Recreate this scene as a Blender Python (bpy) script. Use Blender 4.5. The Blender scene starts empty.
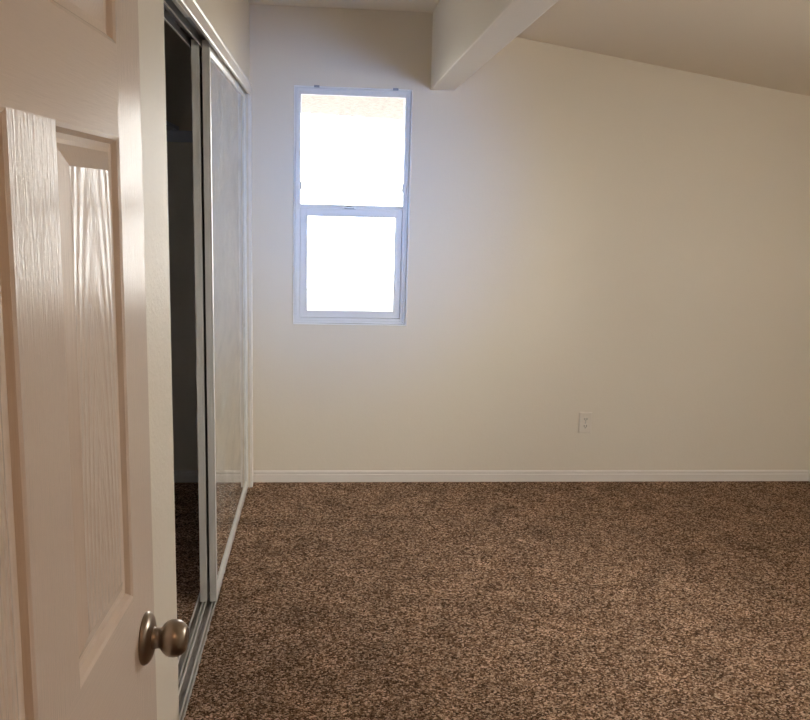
import bpy, bmesh, math, random
from mathutils import Vector, Matrix

random.seed(7)
C = bpy.context.scene.collection
SC = bpy.context.scene

# ------------------------------------------------------------------ camera
cam_data = bpy.data.cameras.new('camera')
cam = bpy.data.objects.new('camera', cam_data)
C.objects.link(cam)
R_ = Vector((0.995810385844221, -0.08745336904986824, 0.02671298722740567))
U_ = Vector((-0.010496038739187176, 0.18088254620719307, 0.9834486959920117))
F_ = Vector((0.09083781489869443, 0.9796088059625793, -0.17920680418165016))
cam.matrix_world = Matrix(((R_.x, U_.x, -F_.x, 0.0), (R_.y, U_.y, -F_.y, 0.0), (R_.z, U_.z, -F_.z, 1.5), (0, 0, 0, 1)))
cam_data.sensor_width = 36.0
cam_data.sensor_fit = 'HORIZONTAL'
cam_data.lens = 36.0 * 870.0 / 810.0
cam_data.clip_start = 0.02
SC.camera = cam

# ------------------------------------------------------------------ world, lights, exposure
SC.view_settings.view_transform = 'Standard'
SC.view_settings.look = 'None'
SC.view_settings.gamma = 1.0
SC.view_settings.use_curve_mapping = False
SC.view_settings.exposure = 0.05

world = bpy.data.worlds.new('sky')
SC.world = world
world.use_nodes = True
bg = world.node_tree.nodes['Background']
bg.inputs['Color'].default_value = (1.0, 0.972, 0.925, 1)
bg.inputs['Strength'].default_value = 13.5


def area(name, loc, target, sx, sy, power, color, portal=False, spread=math.pi):
    l = bpy.data.lights.new(name, 'AREA')
    l.shape = 'RECTANGLE'
    l.size, l.size_y = sx, sy
    l.energy = power
    l.color = color
    l.spread = spread
    o = bpy.data.objects.new(name, l)
    C.objects.link(o)
    o.location = loc
    o.rotation_euler = (Vector(target) - Vector(loc)).to_track_quat('-Z', 'Y').to_euler()
    if portal:
        l.cycles.is_portal = True
    return o


# daylight through the far window and through the windows in the right wall and the near wall
area('far_window_portal', (0.125, 4.72, 1.45), (0.125, 3.0, 1.45), 0.75, 1.35, 1, (1, 1, 1), portal=True)
area('side_window_daylight', (2.93, 2.90, 1.30), (0.0, 2.90, 1.15), 0.9, 0.95, 7, (1.0, 0.87, 0.71))
area('front_window_daylight', (1.85, 0.20, 1.45), (1.85, 4.5, 1.25), 1.2, 1.0, 11.5, (1.0, 0.80, 0.55))
# warm hall lamp behind the camera
area('hall_ceiling_lamp', (0.45, -0.7, 2.38), (0.45, -0.65, 0), 0.35, 0.35, 4.5, (1.0, 0.60, 0.34))
# added cool fill with no real source: bluish glow around the small window
area('far_wall_cool_fill', (1.40, 0.34, 1.55), (0.04, 4.5, 1.50), 0.35, 0.5, 2.8, (0.11, 0.38, 1.0), spread=math.radians(29))

SC.cycles.max_bounces = 10
SC.cycles.diffuse_bounces = 6
SC.cycles.glossy_bounces = 5
SC.cycles.transparent_max_bounces = 10
SC.cycles.caustics_reflective = True
SC.cycles.caustics_refractive = False
SC.cycles.sample_clamp_indirect = 6.0
SC.cycles.use_denoising = True


# ------------------------------------------------------------------ material helpers
class NT:
    def __init__(self, name):
        self.m = bpy.data.materials.new(name)
        self.m.use_nodes = True
        self.t = self.m.node_tree
        self.b = self.t.nodes['Principled BSDF']
        self.out = self.t.nodes['Material Output']

    def n(self, typ, **kw):
        nd = self.t.nodes.new(typ)
        for k, v in kw.items():
            if k.startswith('i_'):
                key = k[2:]
                key = int(key) if key.isdigit() else key.replace('_', ' ')
                nd.inputs[key].default_value = v
            else:
                setattr(nd, k, v)
        return nd

    def l(self, a, b):
        self.t.links.new(a, b)

    def set(self, **kw):
        for k, v in kw.items():
            self.b.inputs[k.replace('_', ' ')].default_value = v
        return self

    def coords(self, scale=(1, 1, 1), out='Object'):
        tc = self.n('ShaderNodeTexCoord')
        mp = self.n('ShaderNodeMapping')
        mp.inputs['Scale'].default_value = scale
        self.l(tc.outputs[out], mp.inputs['Vector'])
        return mp.outputs['Vector']

    def noise(self, vec, scale, detail=3.0, rough=0.5, dist=0.0):
        nd = self.n('ShaderNodeTexNoise')
        nd.inputs['Scale'].default_value = scale
        nd.inputs['Detail'].default_value = detail
        nd.inputs['Roughness'].default_value = rough
        nd.inputs['Distortion'].default_value = dist
        self.l(vec, nd.inputs['Vector'])
        return nd.outputs['Fac']

    def ramp(self, fac, stops):
        r = self.n('ShaderNodeValToRGB')
        e = r.color_ramp.elements
        while len(e) < len(stops):
            e.new(0.5)
        for i, (p, c) in enumerate(stops):
            e[i].position = p
            e[i].color = (c[0], c[1], c[2], 1) if not isinstance(c, (int, float)) else (c, c, c, 1)
        self.l(fac, r.inputs['Fac'])
        return r.outputs['Color']

    def bump(self, height, strength, dist, normal=None):
        b = self.n('ShaderNodeBump')
        b.inputs['Strength'].default_value = strength
        b.inputs['Distance'].default_value = dist
        self.l(height, b.inputs['Height'])
        if normal is not None:
            self.l(normal, b.inputs['Normal'])
        self.l(b.outputs['Normal'], self.b.inputs['Normal'])
        return b.outputs['Normal']

    def math(self, op, a, b):
        nd = self.n('ShaderNodeMath', operation=op)
        for i, v in enumerate((a, b)):
            if isinstance(v, (int, float)):
                nd.inputs[i].default_value = v
            else:
                self.l(v, nd.inputs[i])
        return nd.outputs[0]


def paint(name, col, rough, bump=0.25, scale=170.0, spec=0.4):
    m = NT(name).set(Base_Color=(*col, 1), Roughness=rough)
    m.b.inputs['Specular IOR Level'].default_value = spec
    v = m.coords()
    f = m.noise(v, scale, 2.0, 0.5)
    g = m.noise(v, scale * 0.3, 2.0, 0.5)
    m.bump(m.math('ADD', f, g), bump, 0.002)
    return m.m


def plain(name, col, rough, metallic=0.0, spec=0.5):
    m = NT(name).set(Base_Color=(*col, 1), Roughness=rough, Metallic=metallic)
    m.b.inputs['Specular IOR Level'].default_value = spec
    v = m.coords()
    f = m.noise(v, 60.0, 2.0)
    m.bump(f, 0.03, 0.001)
    return m.m


WALL = (0.78, 0.72, 0.625)
M = {}
M['wall'] = paint('wall_paint', WALL, 0.75, 0.22)
M['wall_left'] = paint('wall_paint_satin', WALL, 0.5, 0.6, 120.0)
M['beam'] = paint('beam_paint', (0.88, 0.83, 0.74), 0.6, 0.25, 140.0)
M['ceiling'] = paint('ceiling_paint', (0.84, 0.77, 0.67), 0.85, 0.3, 130.0)
M['trim'] = plain('trim_enamel', (0.82, 0.78, 0.74), 0.35)
M['bright_white'] = plain('bright_white_enamel', (0.92, 0.92, 0.92), 0.35)  # whitened to carry the lit window edge and the lock's highlights
M['vinyl'] = plain('window_vinyl', (0.80, 0.81, 0.83), 0.4)
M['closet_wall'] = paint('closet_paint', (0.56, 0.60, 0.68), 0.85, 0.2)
M['plastic'] = plain('outlet_plastic', (0.76, 0.70, 0.62), 0.35)
M['dark'] = plain('dark_slot', (0.02, 0.018, 0.016), 0.6)
M['frame_white'] = plain('door_frame_white', (0.72, 0.72, 0.70), 0.35)
M['track_dark'] = plain('head_track_metal', (0.30, 0.31, 0.33), 0.45, 0.6)
M['bracket'] = plain('bracket_metal', (0.30, 0.32, 0.36), 0.4, 0.7)
M['concrete'] = paint('outdoor_concrete', (0.22, 0.21, 0.20), 0.9, 0.3, 40)


def mk_patio():
    m = NT('patio_cover_stucco').set(Roughness=0.9)
    v = m.coords()
    f = m.noise(v, 22.0, 4.0, 0.7)
    m.l(m.ramp(f, [(0.38, (0.29, 0.272, 0.262)), (0.62, (0.47, 0.447, 0.435))]), m.b.inputs['Base Color'])
    m.bump(f, 0.8, 0.01)
    return m.m


M['patio'] = mk_patio()



def mk_carpet():
    m = NT('brown_carpet').set(Roughness=0.95)
    m.b.inputs['Specular IOR Level'].default_value = 0.1
    v = m.coords()
    # each tuft its own shade, with finer fibre noise over it
    vo = m.n('ShaderNodeTexVoronoi', feature='F1')
    vo.inputs['Scale'].default_value = 170.0
    m.l(v, vo.inputs['Vector'])
    sep = m.n('ShaderNodeSeparateColor')
    m.l(vo.outputs['Color'], sep.inputs['Color'])
    fine = m.noise(v, 190.0, 3.0, 0.7)
    big = m.noise(v, 6.5, 5.0, 0.65, 0.4)
    f = m.math('ADD', m.math('MULTIPLY', sep.outputs['Red'], 0.42), m.math('MULTIPLY', fine, 0.58))
    col = m.ramp(f, [(0.26, (0.030, 0.015, 0.008)), (0.42, (0.155, 0.084, 0.048)),
                     (0.56, (0.345, 0.21, 0.132)), (0.72, (0.76, 0.55, 0.41))])
    mx = m.n('ShaderNodeMix', data_type='RGBA', blend_type='MULTIPLY')
    mx.inputs['Factor'].default_value = 1.0
    m.l(col, mx.inputs['A'])
    m.l(m.ramp(big, [(0.32, 0.72), (0.68, 1.24)]), mx.inputs['B'])
    m.l(mx.outputs['Result'], m.b.inputs['Base Color'])
    m.bump(m.math('SUBTRACT', f, m.math('MULTIPLY', vo.outputs['Distance'], 0.5)), 0.8, 0.010)
    return m.m


M['carpet'] = mk_carpet()


def mk_door(name, kind):
    m = NT(name).set(Base_Color=(0.86, 0.745, 0.66, 1), Roughness=0.27)
    m.b.inputs['Specular IOR Level'].default_value = 0.5
    if kind == 'v':
        v = m.coords((1, 1, 0.06))
        f = m.noise(v, 330.0, 3.0, 0.6)
        m.bump(f, 0.75, 0.0012)
    elif kind == 'h':
        v = m.coords((0.05, 1, 1))
        f = m.noise(v, 330.0, 3.0, 0.6)
        m.bump(f, 0.4, 0.0012)
    elif kind == 'c':
        # cathedral grain: long ovals around the middle of the raised panel
        v = m.coords((1, 1, 0.13))
        w = m.n('ShaderNodeTexWave', wave_type='RINGS', rings_direction='Y')
        w.inputs['Scale'].default_value = 27.0
        w.inputs['Distortion'].default_value = 1.6
        w.inputs['Detail'].default_value = 2.0
        w.inputs['Detail Scale'].default_value = 13.5
        mp = m.n('ShaderNodeMapping')
        mp.inputs['Location'].default_value = (0.146, 0, -0.1417)
        m.l(v, mp.inputs['Vector'])
        m.l(mp.outputs['Vector'], w.inputs['Vector'])
        v2 = m.coords((1, 1, 0.035))
        f = m.noise(v2, 330.0, 3.0, 0.6)
        h = m.math('ADD', m.math('MULTIPLY', w.outputs['Fac'], 0.9), m.math('MULTIPLY', f, 0.45))
        m.bump(h, 0.6, 0.0016)
    else:
        v = m.coords((1, 1, 0.035))
        f = m.noise(v, 330.0, 2.0, 0.5)
        m.bump(f, 0.25, 0.001)
    return m.m


M['door_v'] = mk_door('door_paint_vertical_grain', 'v')
M['door_h'] = mk_door('door_paint_cross_grain', 'h')
M['door_c'] = mk_door('door_paint_cathedral_grain', 'c')
M['door_s'] = mk_door('door_paint_moulding', 's')


def mk_nickel():
    m = NT('satin_nickel').set(Base_Color=(0.36, 0.30, 0.25, 1), Metallic=1.0, Roughness=0.3)
    v = m.coords((1, 40, 1))
    f = m.noise(v, 60.0, 2.0)
    m.bump(f, 0.08, 0.0005)
    return m.m


M['nickel'] = mk_nickel()


def mk_alu():
    m = NT('worn_aluminium').set(Metallic=0.9, Roughness=0.36)
    v = m.coords((1, 0.12, 1))
    f = m.noise(v, 60.0, 4.0, 0.6)
    col = m.ramp(f, [(0.35, (0.30, 0.26, 0.23)), (0.52, (0.62, 0.58, 0.55)), (0.7, (0.75, 0.73, 0.70))])
    m.l(col, m.b.inputs['Base Color'])
    return m.m


M['alu'] = mk_alu()
M['alu_bright'] = plain('track_rib_metal', (0.85, 0.83, 0.80), 0.3, 0.2)


def mk_mirror():
    m = NT('smeared_mirror')
    t = m.t
    m.set(Base_Color=(0.74, 0.76, 0.73, 1), Metallic=1.0, Roughness=0.03)
    v = m.coords((1, 0.8, 1.3))
    f = m.noise(v, 2.2, 2.0, 0.5, 1.5)
    mask = m.ramp(f, [(0.40, 0.02), (0.66, 0.24)])
    d = m.n('ShaderNodeBsdfDiffuse')
    d.inputs['Color'].default_value = (0.85, 0.86, 0.84, 1)
    mix = m.n('ShaderNodeMixShader')
    m.l(mask, mix.inputs['Fac'])
    m.l(m.b.outputs['BSDF'], mix.inputs[1])
    m.l(d.outputs['BSDF'], mix.inputs[2])
    m.l(mix.outputs['Shader'], m.out.inputs['Surface'])
    return m.m


M['mirror'] = mk_mirror()


def mk_glass():
    m = NT('window_glass')
    tr = m.n('ShaderNodeBsdfTransparent')
    tr.inputs['Color'].default_value = (0.97, 0.98, 0.98, 1)
    gl = m.n('ShaderNodeBsdfGlossy')
    gl.inputs['Roughness'].default_value = 0.02
    fr = m.n('ShaderNodeFresnel')
    fr.inputs['IOR'].default_value = 1.45
    mix = m.n('ShaderNodeMixShader')
    m.l(fr.outputs['Fac'], mix.inputs['Fac'])
    m.l(tr.outputs['BSDF'], mix.inputs[1])
    m.l(gl.outputs['BSDF'], mix.inputs[2])
    m.l(mix.outputs['Shader'], m.out.inputs['Surface'])
    return m.m


M['glass'] = mk_glass()


# ------------------------------------------------------------------ mesh helpers
def box(bm, x0, x1, y0, y1, z0, z1, mat=0):
    vs = [bm.verts.new(p) for p in ((x0, y0, z0), (x1, y0, z0), (x1, y1, z0), (x0, y1, z0),
                                    (x0, y0, z1), (x1, y0, z1), (x1, y1, z1), (x0, y1, z1))]
    for f in ((0, 3, 2, 1), (4, 5, 6, 7), (0, 1, 5, 4), (1, 2, 6, 5), (2, 3, 7, 6), (3, 0, 4, 7)):
        fc = bm.faces.new([vs[i] for i in f])
        fc.material_index = mat
    return vs


def prism(bm, prof, axis, a0, a1):
    """extrude a closed 2D profile along an axis ('x': prof=(y,z), 'y': prof=(x,z), 'z': prof=(x,y))"""
    def P(p, a):
        return {'x': (a, p[0], p[1]), 'y': (p[0], a, p[1]), 'z': (p[0], p[1], a)}[axis]
    A = [bm.verts.new(P(p, a0)) for p in prof]
    B = [bm.verts.new(P(p, a1)) for p in prof]
    n = len(prof)
    for i in range(n):
        bm.faces.new((A[i], A[(i + 1) % n], B[(i + 1) % n], B[i]))
    bm.faces.new(A[::-1])
    bm.faces.new(B)


def lathe(bm, prof, base, axis, seg=48):
    """prof: (h, r) pairs along axis from base"""
    axis = Vector(axis).normalized()
    u = axis.orthogonal().normalized()
    w = axis.cross(u)
    rings = []
    for h, r in prof:
        c = Vector(base) + axis * h
        if r < 1e-6:
            rings.append([bm.verts.new(c)])
        else:
            rings.append([bm.verts.new(c + (u * math.cos(2 * math.pi * k / seg) + w * math.sin(2 * math.pi * k / seg)) * r)
                          for k in range(seg)])
    for a, b in zip(rings, rings[1:]):
        for k in range(seg):
            k2 = (k + 1) % seg
            if len(a) == 1 and len(b) == 1:
                continue
            if len(a) == 1:
                bm.faces.new((a[0], b[k2], b[k]))
            elif len(b) == 1:
                bm.faces.new((a[k], a[k2], b[0]))
            else:
                bm.faces.new((a[k], a[k2], b[k2], b[k]))


def obj(name, bm, mats, parent=None, bevel=0.0, smooth=False, origin=None, segs=2):
    bmesh.ops.recalc_face_normals(bm, faces=bm.faces[:])
    if origin is not None:
        bmesh.ops.translate(bm, verts=bm.verts[:], vec=-Vector(origin))
    me = bpy.data.meshes.new(name)
    bm.to_mesh(me)
    bm.free()
    for m in (mats if isinstance(mats, (list, tuple)) else [mats]):
        me.materials.append(m)
    o = bpy.data.objects.new(name, me)
    C.objects.link(o)
    if parent is not None:
        o.parent = parent
    elif origin is not None:
        o.location = origin
    if bevel > 0:
        b = o.modifiers.new('bevel', 'BEVEL')
        b.width = bevel
        b.segments = segs
        b.limit_method = 'ANGLE'
        b.angle_limit = math.radians(35)
        b.harden_normals = False
    if smooth:
        for p in me.polygons:
            p.use_smooth = True
    return o


def part(name, bm, mats, parent, **kw):
    """child mesh built in world coordinates under a parent whose own origin may be moved"""
    root = parent
    off = Vector((0, 0, 0))
    while root is not None:
        off += root.location
        root = root.parent
    bmesh.ops.translate(bm, verts=bm.verts[:], vec=-off)
    return obj(name, bm, mats, parent, **kw)


def empty(name, loc):
    o = bpy.data.objects.new(name, None)
    o.empty_display_size = 0.05
    C.objects.link(o)
    o.location = loc
    return o


def tag(o, label=None, cat=None, group=None, kind=None):
    if label:
        o['label'] = label
    if cat:
        o['category'] = cat
    if group:
        o['group'] = group
    if kind:
        o['kind'] = kind
    return o


def struct(name, bm, mats, label, cat, **kw):
    return tag(obj(name, bm, mats, **kw), label, cat, kind='structure')


# ------------------------------------------------------------------ key dimensions
XL = -0.388          # closet wall face
XR = 2.75            # right wall face
YB = 4.525           # far wall face
YF = 0.37            # near wall face
ZC = 2.425           # flat ceiling
CX = -1.05           # closet back wall
OY0, OY1, OZ = 2.205, 4.43, 2.025     # closet opening
WX0, WX1, WZ0, WZ1 = -0.170, 0.421, 0.857, 2.052   # far window opening
NY0, NY1, NZ0, NZ1 = 2.40, 3.40, 0.80, 1.80         # second window, in the right wall
QX0, QX1, QZ0, QZ1 = 1.25, 2.45, 0.9, 1.95         # third window, in the near wall


def slope_z(x):
    return 2.322 - 0.1465 * (x - 0.977)


def wall_hole_y(bm, x0, x1, y0, y1, z0, z1, hx0, hx1, hz0, hz1):
    """wall slab whose big faces look along y, with one rectangular hole, as one welded mesh"""
    xs, zs = [x0, hx0, hx1, x1], [z0, hz0, hz1, z1]
    for i in range(3):
        for k in range(3):
            if (i, k) == (1, 1) or zs[k + 1] - zs[k] < 1e-6:
                continue
            box(bm, xs[i], xs[i + 1], y0, y1, zs[k], zs[k + 1])
    bmesh.ops.remove_doubles(bm, verts=bm.verts[:], dist=1e-5)
    kill_inner(bm)


def kill_inner(bm):
    seen = {}
    for f in bm.faces:
        seen.setdefault(tuple(sorted(v.index for v in f.verts)), []).append(f)
    bm.verts.index_update()
    seen = {}
    for f in bm.faces:
        seen.setdefault(tuple(sorted(v.index for v in f.verts)), []).append(f)
    dead = [f for fs in seen.values() if len(fs) > 1 for f in fs]
    bmesh.ops.delete(bm, geom=dead, context='FACES_ONLY')


# ------------------------------------------------------------------ room shell
TX0, TX1 = -0.474, -0.3985     # groove in the carpet that holds the sliding-door track


def floor_mesh(bm):
    x0, x1, y0, y1 = CX - 0.1, XR + 0.12, -2.4, YB + 0.15
    box(bm, x0, x1, y0, y1, -0.1, -0.012)
    box(bm, x0, x1, y0, OY0, -0.012, 0.0)
    box(bm, x0, x1, OY1, y1, -0.012, 0.0)
    rnd = random.Random(3)
    for xa, xb, sg in ((x0, TX0, 1), (x1, TX1, -1)):
        n = 420
        ys = [OY0 + (OY1 - OY0) * k / n for k in range(n + 1)]
        wob = 0.0
        top, bot = [], []
        for yy in ys:
            wob = wob * 0.7 + rnd.uniform(-0.0022, 0.0022)
            top.append(bm.verts.new((xb + sg * (0.0005 + wob), yy, -0.0015)))
            bot.append(bm.verts.new((xb, yy, -0.012)))
        far = [bm.verts.new((xb - sg * 0.012, yy, 0.0)) for yy in ys]
        c0, c1 = bm.verts.new((xa, OY0, 0.0)), bm.verts.new((xa, OY1, 0.0))
        for k in range(n):
            for A, B in ((bot, top), (top, far)):
                bm.faces.new((A[k], A[k + 1], B[k + 1], B[k]))
        bm.faces.new([c0] + far + [c1])


bm = bmesh.new()
floor_mesh(bm)
struct('floor', bm, M['carpet'], 'brown speckled carpet covering the bedroom floor', 'floor')

bm = bmesh.new()
wall_hole_y(bm, CX - 0.1, XR + 0.12, YB, YB + 0.15, 0.0, 2.6, WX0, WX1, WZ0, WZ1)
struct('wall_back', bm, M['wall'], 'plain cream far wall with the small window', 'wall', bevel=0.004)

bm = bmesh.new()
ys, zs = [YF, OY0, OY1, YB], [0.0, OZ, 2.6]
for i in range(3):
    for k in range(2):
        if (i, k) != (1, 0):
            box(bm, XL - 0.1, XL, ys[i], ys[i + 1], zs[k], zs[k + 1])
bmesh.ops.remove_doubles(bm, verts=bm.verts[:], dist=1e-5)
kill_inner(bm)
struct('wall_left', bm, M['wall_left'], 'cream left wall around the closet opening', 'wall')

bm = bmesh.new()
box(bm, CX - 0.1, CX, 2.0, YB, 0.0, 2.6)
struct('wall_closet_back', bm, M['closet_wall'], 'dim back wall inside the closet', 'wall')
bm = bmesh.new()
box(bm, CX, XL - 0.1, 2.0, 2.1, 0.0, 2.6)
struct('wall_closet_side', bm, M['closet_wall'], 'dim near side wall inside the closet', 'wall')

bm = bmesh.new()
ys, zs = [YF, NY0, NY1, YB], [0.0, NZ0, NZ1, 2.6]
for i in range(3):
    for k in range(3):
        if (i, k) != (1, 1):
            box(bm, XR, XR + 0.12, ys[i], ys[i + 1], zs[k], zs[k + 1])
bmesh.ops.remove_doubles(bm, verts=bm.verts[:], dist=1e-5)
kill_inner(bm)
struct('wall_right', bm, M['wall'], 'cream right wall under the low end of the sloped ceiling', 'wall')

bm = bmesh.new()
xs = [-0.72, -0.262, 0.46, QX0, QX1, XR + 0.12]
zs = [0.0, QZ0, QZ1, 2.035, 2.6]
for i in range(5):
    for k in range(4):
        if not ((i == 1 and k < 3) or (i == 3 and k == 1)):
            box(bm, xs[i], xs[i + 1], YF - 0.12, YF, zs[k], zs[k + 1])
bmesh.ops.remove_doubles(bm, verts=bm.verts[:], dist=1e-5)
kill_inner(bm)
struct('wall_front', bm, M['wall'], 'near wall with the bedroom doorway', 'wall')

# hall behind the doorway
for nm, d in (('wall_hall_left', (-0.72, -0.62, -2.3, YF - 0.12)), ('wall_hall_right', (1.12, 1.22, -2.3, YF - 0.12)),
              ('wall_hall_back', (-0.72, 1.22, -2.4, -2.3))):
    bm = bmesh.new()
    box(bm, *d, 0.0, 2.45)
    struct(nm, bm, M['wall'], {'wall_hall_left': 'left wall of the hall behind the camera', 'wall_hall_right': 'right wall of the hall behind the camera',
                               'wall_hall_back': 'end wall of the hall behind the camera'}[nm], 'wall')
bm = bmesh.new()
box(bm, -0.72, 1.22, -2.4, YF - 0.12, 2.45, 2.55)
struct('ceiling_hall', bm, M['ceiling'], 'flat ceiling of the hall behind the camera', 'ceiling')

BX0, BX1, BZ = 0.511, 0.632, 2.056
bm = bmesh.new()
box(bm, CX - 0.1, BX0, YF, YB, ZC, ZC + 0.17)
struct('ceiling', bm, M['ceiling'], 'flat strip of ceiling left of the beam', 'ceiling')
bm = bmesh.new()
prism(bm, [(BX1, slope_z(BX1)), (XR, slope_z(XR)), (XR, slope_z(XR) + 0.12), (BX1, slope_z(BX1) + 0.12)], 'y', YF, YB)
struct('ceiling_slope', bm, M['ceiling'], 'sloped ceiling falling to the right of the beam', 'ceiling')
bm = bmesh.new()
box(bm, BX0, BX1, YF, YB, BZ, ZC + 0.17)
struct('ceiling_beam', bm, M['beam'], 'boxed cream beam running along the ceiling toward the far wall', 'beam', bevel=0.005)

# baseboards
BBH = 0.063


def bb_prof(s):
    return [(0, 0), (s * 0.012, 0), (s * 0.012, 0.040), (s * 0.0085, 0.044), (s * 0.0085, 0.050), (s * 0.011, 0.0535), (s * 0.009, 0.058),
            (s * 0.004, BBH), (0, BBH)]


def bb(name, axis, base, s, a0, a1, label):
    bm = bmesh.new()
    if axis == 'x':
        prism(bm, [(base + p[0], p[1]) for p in bb_prof(s)], 'x', a0, a1)
    else:
        prism(bm, [(base + p[0], p[1]) for p in bb_prof(s)], 'y', a0, a1)
    struct(name, bm, M['trim'], label, 'baseboard')


bb('baseboard_back', 'x', YB, -1, XL, XR, 'white baseboard along the far wall')
bb('baseboard_right', 'y', XR, -1, YF, YB - 0.012, 'white baseboard along the right wall')
bb('baseboard_left', 'y', XL, 1, YF, OY0 - 0.075, 'white baseboard on the left wall behind the open door')
bb('baseboard_front', 'x', YF, 1, 0.53, XR - 0.012, 'white baseboard along the near wall')
bb('baseboard_closet', 'x', YB, -1, CX, XL - 0.1, 'white baseboard on the end wall inside the closet')

# closet casing: head and two legs, simple stepped profile, one trim each
CW = 0.058
CZ = 1.990       # lower edge of the head casing, below the structural opening


def casing_prof(w):
    return [(0, 0), (0.010, 0), (0.012, 0.004), (0.012, w - 0.022), (0.008, w - 0.018), (0.008, w - 0.012), (0.012, w - 0.008), (0.012, w - 0.003), (0.006, w), (0, w)]


bm = bmesh.new()
prism(bm, [(XL + p[0], CZ + p[1]) for p in casing_prof(CW)], 'y', OY0 - CW, OY1 + CW)
struct('trim_1', bm, M['trim'], 'white head casing above the closet opening', 'trim')
for nm, ya, sg, lb in (('trim_2', OY1, 1, 'white casing down the far side of the closet opening, at the corner'),):
    bm = bmesh.new()
    prism(bm, [(XL + p[0], ya + sg * p[1]) for p in casing_prof(CW)], 'z', 0.0, CZ)
    struct(nm, bm, M['trim'], lb, 'trim')

# ------------------------------------------------------------------ far window
win = empty('window_1', ((WX0 + WX1) / 2, YB + 0.06, WZ0))
tag(win, 'small white vinyl single-hung window glowing with daylight in the far wall', 'window', kind='structure')
FW = 0.033


def ring(bm, x0, x1, z0, z1, w, y0, y1, wt=None, wb=None):
    wt = w if wt is None else wt
    wb = w if wb is None else wb
    box(bm, x0, x0 + w, y0, y1, z0, z1)
    box(bm, x1 - w, x1, y0, y1, z0, z1)
    box(bm, x0 + w, x1 - w, y0, y1, z1 - wt, z1)
    box(bm, x0 + w, x1 - w, y0, y1, z0, z0 + wb)


bm = bmesh.new()
box(bm, WX0, WX0 + FW, YB + 0.014, YB + 0.105, WZ0, WZ1)
box(bm, WX1 - FW, WX1, YB + 0.014, YB + 0.105, WZ0, WZ1)
box(bm, WX0 + FW, WX1 - FW, YB + 0.014, YB + 0.105, WZ0, WZ0 + FW)
box(bm, WX0 + FW, WX1 - FW, YB + 0.014, YB + 0.040, WZ1 - 0.038, WZ1)
ring(bm, WX0 + 0.008, WX1 - 0.008, WZ0 + 0.008, WZ1 - 0.008, 0.010, YB + 0.008, YB + 0.014)
fr = part('window_frame', bm, M['vinyl'], win, bevel=0.002)
# added white strip: bright line of the lit drywall edge round the opening
bm = bmesh.new()
ring(bm, WX0 - 0.001, WX1 + 0.001, WZ0 - 0.001, WZ1 + 0.001, 0.006, YB - 0.004, YB + 0.0135)
part('lit_edge_strip', bm, M['bright_white'], win, bevel=0.0015)
MR0, MR1 = 1.413, 1.475
bm = bmesh.new()
box(bm, WX0 + FW, WX1 - FW, YB + 0.027, YB + 0.040, MR1 - 0.020, MR1)
box(bm, WX0 + FW, WX1 - FW, YB + 0.075, YB + 0.10, MR1 - 0.03, MR1 - 0.005)
part('meeting_rail', bm, M['vinyl'], win, bevel=0.002)
bm = bmesh.new()
box(bm, WX0 + FW, WX1 - FW, YB + 0.030, YB + 0.034, MR1 - 0.004, WZ1 - 0.036)
part('glass_pane', bm, M['glass'], win)
bm = bmesh.new()
ring(bm, WX0 + FW + 0.001, WX1 - FW - 0.001, WZ0 + FW + 0.001, MR1 - 0.022, 0.034, YB + 0.024, YB + 0.072, wt=0.040, wb=0.033)
ring(bm, WX0 + FW + 0.028, WX1 - FW - 0.028, WZ0 + FW + 0.028, MR1 - 0.052, 0.010, YB + 0.020, YB + 0.024)
sash = part('lower_sash', bm, M['vinyl'], win, bevel=0.002)
bm = bmesh.new()
box(bm, WX0 + FW + 0.03, WX1 - FW - 0.03, YB + 0.055, YB + 0.059, WZ0 + FW + 0.03, MR1 - 0.055)
part('glass_pane', bm, M['glass'], sash)
# cam lock on the meeting rail
bm = bmesh.new()
box(bm, 0.078, 0.146, YB + 0.006, YB + 0.027, MR1 - 0.022, MR1 - 0.016)
lathe(bm, [(0, 0.013), (0.010, 0.013), (0.013, 0.010), (0.013, 0)], (0.112, YB + 0.014, MR1 - 0.016), (0, 0, 1), 20)
lk = part('sash_lock', bm, M['bracket'], sash, bevel=0.001)
bm = bmesh.new()
box(bm, 0.092, 0.132, YB - 0.002, YB + 0.010, MR1 - 0.017, MR1 - 0.009)
box(bm, 0.078, 0.088, YB - 0.001, YB + 0.014, MR1 - 0.020, MR1 - 0.003)
box(bm, 0.136, 0.146, YB - 0.001, YB + 0.014, MR1 - 0.020, MR1 - 0.003)
part('lever', bm, M['bright_white'], lk, bevel=0.0015)
for sx in (WX0 + FW, WX1 - FW):
    bm = bmesh.new()
    d = 0.007 if sx < 0 else -0.007
    box(bm, min(sx, sx + d), max(sx, sx + d), YB + 0.015, YB + 0.029, 1.545, 1.585)
    part('vent_stop', bm, M['bracket'], win, bevel=0.001)

# two small blind brackets left on the wall edge above the window
for bx, lb in ((-0.058, 'small metal blind bracket above the left end of the window'), (0.335, 'small metal blind bracket above the right end of the window')):
    bm = bmesh.new()
    box(bm, bx - 0.013, bx + 0.013, YB - 0.0075, YB - 0.0045, WZ1 - 0.006, WZ1 + 0.005)
    box(bm, bx - 0.013, bx + 0.013, YB - 0.024, YB - 0.0075, WZ1 - 0.006, WZ1 - 0.003)
    box(bm, bx - 0.013, bx + 0.013, YB - 0.024, YB - 0.021, WZ1 - 0.003, WZ1 + 0.002)
    o = obj('blind_bracket', bm, M['bracket'], origin=(bx, YB - 0.006, WZ1))
    tag(o, lb, 'bracket', 'blind brackets over the window')

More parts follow.
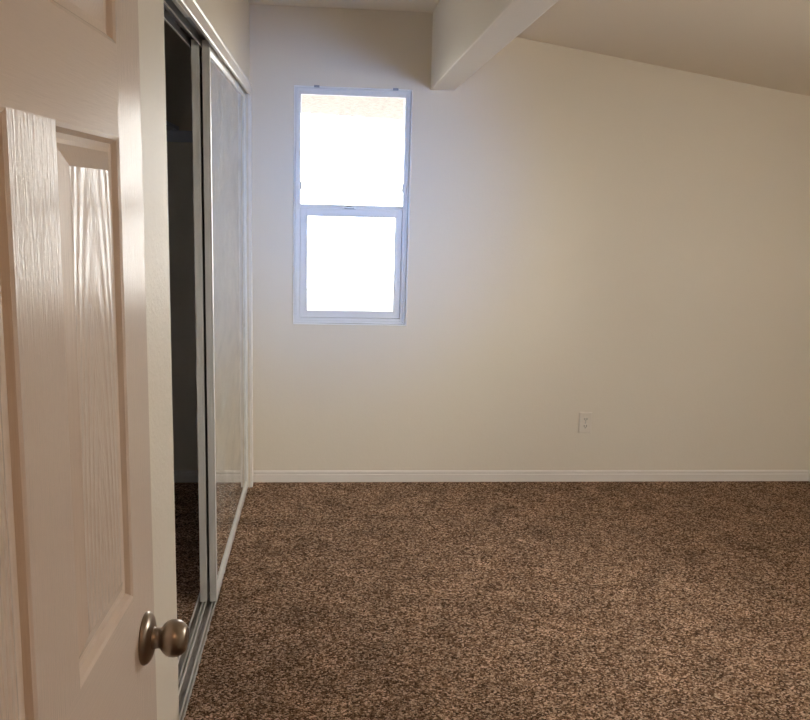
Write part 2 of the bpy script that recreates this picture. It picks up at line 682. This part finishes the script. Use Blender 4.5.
# second window in the right wall, out of the frame to the right
w2 = empty('window_2', (XR + 0.06, (NY0 + NY1) / 2, NZ0))
tag(w2, 'wide white window in the right wall, lighting the room from the side', 'window', kind='structure')
bm = bmesh.new()
for ya, yb, za, zb in ((NY0, NY0 + 0.035, NZ0, NZ1), (NY1 - 0.035, NY1, NZ0, NZ1), (NY0 + 0.035, NY1 - 0.035, NZ0, NZ0 + 0.035),
                       (NY0 + 0.035, NY1 - 0.035, NZ1 - 0.035, NZ1), ((NY0 + NY1) / 2 - 0.02, (NY0 + NY1) / 2 + 0.02, NZ0 + 0.035, NZ1 - 0.035)):
    box(bm, XR + 0.03, XR + 0.10, ya, yb, za, zb)
part('window_frame', bm, M['vinyl'], w2)
bm = bmesh.new()
box(bm, XR + 0.064, XR + 0.068, NY0 + 0.035, NY1 - 0.035, NZ0 + 0.035, NZ1 - 0.035)
part('glass_pane', bm, M['glass'], w2)

w3 = empty('window_3', ((QX0 + QX1) / 2, YF - 0.06, QZ0))
tag(w3, 'wide white window in the near wall beside the bedroom doorway', 'window', kind='structure')
bm = bmesh.new()
ring(bm, QX0, QX1, QZ0, QZ1, 0.035, YF - 0.10, YF - 0.03)
box(bm, (QX0 + QX1) / 2 - 0.02, (QX0 + QX1) / 2 + 0.02, YF - 0.09, YF - 0.04, QZ0 + 0.035, QZ1 - 0.035)
part('window_frame', bm, M['vinyl'], w3)
bm = bmesh.new()
box(bm, QX0 + 0.035, QX1 - 0.035, YF - 0.068, YF - 0.064, QZ0 + 0.035, QZ1 - 0.035)
part('glass_pane', bm, M['glass'], w3)

# outdoors: concrete slab and the ribbed patio cover seen through the top of the window
bm = bmesh.new()
box(bm, -14, 14, -14, 16, -0.25, -0.12)
struct('patio_ground', bm, M['concrete'], 'sunlit concrete ground outside the window', 'ground')
bm = bmesh.new()
prism(bm, [(-3.0, YB + 0.16), (4.0, YB + 0.16), (4.0, 9.5), (0.7, 8.15), (-0.3, 7.75), (-3.0, 7.2)], 'z', 2.225, 2.27)
for k in range(40):
    x = -2.9 + k * 0.118 + 0.03
    box(bm, x, x + 0.012, 5.6, 6.45, 2.213, 2.225)
struct('patio_cover', bm, M['patio'], 'pale ribbed patio cover outside, over the window', 'patio cover')

# ------------------------------------------------------------------ entry door with six moulded panels
KP = Vector((-0.2217134, 1.0332601, 0.0))
dvec = Vector((0.03894907, 0.9992412, 0.0))
DW0, DW1, DT = -0.645, 0.05, 0.035
DZ0, DZ1 = 0.014, 2.03


def door_face(bm, y0, sgn):
    """moulded face in local (s, y, z); y0 = face level, sgn = direction into the slab"""
    ss = [DW0, -0.548, -0.350, -0.245, -0.047, DW1]
    zz = [DZ0, 0.235, 0.872, 1.031, 1.560, 1.655, 1.905, DZ1]

    def V(s, z, dep=0.0):
        return bm.verts.new((s, y0 + sgn * dep, z))

    def quad(vs, mi):
        f = bm.faces.new(vs if sgn > 0 else vs[::-1])
        f.material_index = mi
    for i in range(5):
        for k in range(7):
            s0, s1, z0, z1 = ss[i], ss[i + 1], zz[k], zz[k + 1]
            if i in (1, 3) and k in (1, 3, 5):
                lv = [(0, 0, 0), (0.004, 0.002, 0), (0.008, 0.0075, 3), (0.013, 0.0085, 3), (0.017, 0.0085, 3), (0.035, 0.0022, 3), (0.0365, 0.0016, 3)]
                prev = None
                for ins, dep, mi in lv:
                    cur = [V(s0 + ins, z0 + ins, dep), V(s1 - ins, z0 + ins, dep), V(s1 - ins, z1 - ins, dep), V(s0 + ins, z1 - ins, dep)]
                    if prev:
                        for a in range(4):
                            b = (a + 1) % 4
                            quad([prev[a], prev[b], cur[b], cur[a]], 3)
                    prev = cur
                quad(prev, 2)
            else:
                mi = 0 if i in (0, 4) or (i == 2 and k in (1, 3, 5)) else 1
                quad([V(s0, z0), V(s1, z0), V(s1, z1), V(s0, z1)], mi)


bm = bmesh.new()
door_face(bm, 0.0, 1)
door_face(bm, DT, -1)
bmesh.ops.remove_doubles(bm, verts=bm.verts[:], dist=1e-5)
be = [e for e in bm.edges if e.is_boundary]
bmesh.ops.bridge_loops(bm, edges=be)
door = obj('door_1', bm, [M['door_v'], M['door_h'], M['door_c'], M['door_s']])
door.location = KP
door.rotation_euler = (0, 0, math.atan2(dvec.y, dvec.x))
tag(door, 'open white six-panel bedroom door with satin nickel knob, at the left', 'door', kind='structure')

KZ = 0.9534
for sg, y in ((-1, 0.0), (1, DT)):
    prof_rose = [(0, 0.0), (0, 0.0325), (0.0025, 0.0327), (0.005, 0.0315), (0.0075, 0.0285), (0.0095, 0.023), (0.0105, 0.0165), (0.0112, 0.0)]
    bm = bmesh.new()
    lathe(bm, prof_rose, (0, y, KZ), (0, sg, 0))
    kn = obj('door_knob', bm, M['nickel'], door, smooth=True)
    if sg < 0:
        kn['label'] = 'satin nickel round door knob on a disc rose'
    bm = bmesh.new()
    lathe(bm, [(0.010, 0.0), (0.010, 0.0145), (0.0118, 0.0132), (0.0165, 0.0125), (0.0195, 0.0128), (0.0212, 0.0142)], (0, y, KZ), (0, sg, 0))
    obj('neck', bm, M['nickel'], kn, smooth=True)
    bm = bmesh.new()
    pr = [(0.0200, 0.0), (0.0200, 0.0125), (0.0215, 0.0150), (0.0240, 0.0183), (0.0275, 0.0210), (0.0320, 0.0227), (0.0370, 0.0231), (0.0420, 0.0222),
          (0.0465, 0.0199), (0.0500, 0.0168), (0.0518, 0.0138), (0.0522, 0.0122), (0.0514, 0.0112), (0.0518, 0.0098), (0.0524, 0.0060), (0.0526, 0.0)]
    lathe(bm, pr, (0, y, KZ), (0, sg, 0), 64)
    obj('knob', bm, M['nickel'], kn, smooth=True)
bm = bmesh.new()
box(bm, DW1 - 0.0005, DW1 + 0.0015, 0.005, 0.030, KZ - 0.028, KZ + 0.028)
box(bm, DW1 + 0.001, DW1 + 0.010, 0.011, 0.024, KZ - 0.008, KZ + 0.008)
obj('latch_plate', bm, M['nickel'], door)

# ------------------------------------------------------------------ sliding closet doors and tracks
DOOR_Y0, DOOR_Y1 = 3.093, 4.422
DZB, DZT = 0.006, 2.012


def sliding_door(name, x_front, label):
    root = empty(name, (x_front - 0.0125, (DOOR_Y0 + DOOR_Y1) / 2, DZB))
    tag(root, label, 'door', kind='structure')
    xb = x_front - 0.025
    # stiles with a stepped front profile
    for ya, sg in ((DOOR_Y0, 1), (DOOR_Y1, -1)):
        bm = bmesh.new()
        pf = [(xb, 0), (xb + 0.003, -0.0), (x_front - 0.009, 0.0), (x_front - 0.009, 0.0025), (x_front - 0.006, 0.0025), (x_front - 0.006, 0.0),
              (x_front - 0.001, 0.0), (x_front, 0.001), (x_front, 0.022), (x_front - 0.004, 0.028), (x_front - 0.009, 0.030), (xb, 0.030)]
        prism(bm, [(p[0], ya + sg * p[1]) for p in pf], 'z', DZB, DZT)
        part('stile', bm, M['frame_white'], root)
    for za, zb in ((DZB, DZB + 0.040), (DZT - 0.040, DZT)):
        bm = bmesh.new()
        up = za == DZB
        pf = [(xb, za), (x_front - (0.001 if up else 0.005), za), (x_front - (0.001 if up else 0.005), zb), (xb, zb)]
        if up:
            pf = [(xb, za), (x_front - 0.001, za), (x_front - 0.001, zb - 0.010), (x_front - 0.005, zb - 0.004), (x_front - 0.008, zb), (xb, zb)]
        else:
            pf = [(xb, za), (x_front - 0.008, za), (x_front - 0.005, za + 0.004), (x_front - 0.001, za + 0.010), (x_front - 0.001, zb), (xb, zb)]
        prism(bm, pf, 'y', DOOR_Y0 + 0.030, DOOR_Y1 - 0.030)
        part('rail', bm, M['frame_white'], root)
    bm = bmesh.new()
    box(bm, x_front - 0.014, x_front - 0.009, DOOR_Y0 + 0.028, DOOR_Y1 - 0.028, DZB + 0.036, DZT - 0.036)
    part('mirror_panel', bm, M['mirror'], root)
    return root


sliding_door('door_2', -0.397, 'outer sliding closet door with smeared mirror panel, white frame')
sliding_door('door_3', -0.4325, 'inner sliding closet door pushed behind the mirrored one, only its edge showing')

trk = empty('floor_track', (-0.43, (OY0 + OY1) / 2, 0.0))
tag(trk, 'worn aluminium twin sliding-door track on the floor of the closet opening', 'track')
y0, y1 = OY0 + 0.002, OY1 - 0.002
bm = bmesh.new()
box(bm, TX0 + 0.001, TX1 - 0.001, y0, y1, -0.0115, -0.009)
part('track_plate', bm, M['alu'], trk)
for x, h in ((-0.4715, 0.003), (-0.4500, 0.004), (-0.4385, 0.004), (-0.4140, 0.004), (-0.4025, 0.003)):
    bm = bmesh.new()
    prism(bm, [(x - 0.0017, -0.009), (x + 0.0017, -0.009), (x + 0.0017, h), (x - 0.0017, h)], 'y', y0, y1)
    part('track_rib', bm, M['alu_bright'], trk, bevel=0.0008)

htr = empty('head_track', (-0.43, (OY0 + OY1) / 2, OZ))
tag(htr, 'dark metal twin-channel sliding door track under the closet header', 'track')
bm = bmesh.new()
box(bm, -0.474, -0.392, y0, y1, OZ - 0.0035, OZ - 0.0005)
part('track_plate', bm, M['track_dark'], htr)
for x, h in ((-0.4665, 0.027), (-0.4265, 0.027)):
    bm = bmesh.new()
    box(bm, x - 0.0012, x + 0.0012, y0, y1, OZ - 0.0035 - h, OZ - 0.0035)
    fl = part('track_flange', bm, M['track_dark'], htr)
    bm = bmesh.new()
    box(bm, x - 0.002, x + 0.002, y0, y1, OZ - 0.0065 - h, OZ - 0.0035 - h)
    part('lip', bm, M['alu_bright'], fl)
bm = bmesh.new()
box(bm, -0.400, -0.3885, y0, 2.60, OZ - 0.037, OZ - 0.0035)
part('fascia_strip', bm, M['frame_white'], htr)

# closet shelf and its cleat, just visible in the dark
sh = empty('closet_shelf', (-0.9, 3.3, 1.80))
tag(sh, 'shelf on a wall cleat in the dark closet', 'shelf')
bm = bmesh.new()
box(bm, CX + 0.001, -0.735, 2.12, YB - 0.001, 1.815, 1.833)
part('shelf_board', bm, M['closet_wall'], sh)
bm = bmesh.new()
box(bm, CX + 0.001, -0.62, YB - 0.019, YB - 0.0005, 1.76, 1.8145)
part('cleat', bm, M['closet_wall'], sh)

# ------------------------------------------------------------------ wall outlet
ox, oz = 1.420, 0.334
OW, OH = 0.0725, 0.118
out = empty('wall_outlet', (ox, YB, oz))
tag(out, 'cream duplex wall outlet low on the far wall', 'outlet')
bm = bmesh.new()
y = YB - 0.0005
A = [(ox - OW / 2, oz - OH / 2), (ox + OW / 2, oz - OH / 2), (ox + OW / 2, oz + OH / 2), (ox - OW / 2, oz + OH / 2)]
vb = [bm.verts.new((a, y, b)) for a, b in A]
vm = [bm.verts.new((a, y - 0.0035, b)) for a, b in A]
ins = 0.006
vt = [bm.verts.new((ox + (a - ox) * (1 - 2 * ins / OW), y - 0.0065, oz + (b - oz) * (1 - 2 * ins / OH))) for a, b in A]
for P, Q in ((vb, vm), (vm, vt)):
    for i in range(4):
        bm.faces.new((P[i], P[(i + 1) % 4], Q[(i + 1) % 4], Q[i]))
bm.faces.new(vt)
bm.faces.new(vb[::-1])
part('cover_plate', bm, M['plastic'], out)
for dz in (-0.0195, 0.0195):
    bm = bmesh.new()
    pts = []
    for k in range(28):
        a = 2 * math.pi * k / 28
        pts.append((ox + 0.0168 * math.cos(a), oz + dz + max(-0.0138, min(0.0138, 0.0168 * math.sin(a)))))
    prism(bm, [(p[0], p[1]) for p in pts], 'z', 0, 1)
    for v in bm.verts:
        x_, z_, t_ = v.co
        v.co = (x_, y - 0.0065 - 0.0025 * t_, z_)
    rc = part('receptacle', bm, M['plastic'], out)
    for dx, hh in ((-0.0063, 0.0075), (0.0063, 0.009)):
        bm = bmesh.new()
        box(bm, ox + dx - 0.0018, ox + dx + 0.0018, y - 0.0094, y - 0.0088, oz + dz + 0.002 - hh / 2 + 0.001, oz + dz + 0.002 + hh / 2 + 0.001)
        part('slot', bm, M['dark'], rc)
    bm = bmesh.new()
    lathe(bm, [(0, 0), (0, 0.0026), (0.0006, 0.0026), (0.0006, 0)], (ox, y - 0.0088, oz + dz - 0.0075), (0, -1, 0), 14)
    part('ground_hole', bm, M['dark'], rc)
bm = bmesh.new()
lathe(bm, [(0, 0), (0, 0.0032), (0.0008, 0.0030), (0.0012, 0)], (ox, y - 0.0065, oz), (0, -1, 0), 16)
part('screw', bm, M['bracket'], out)
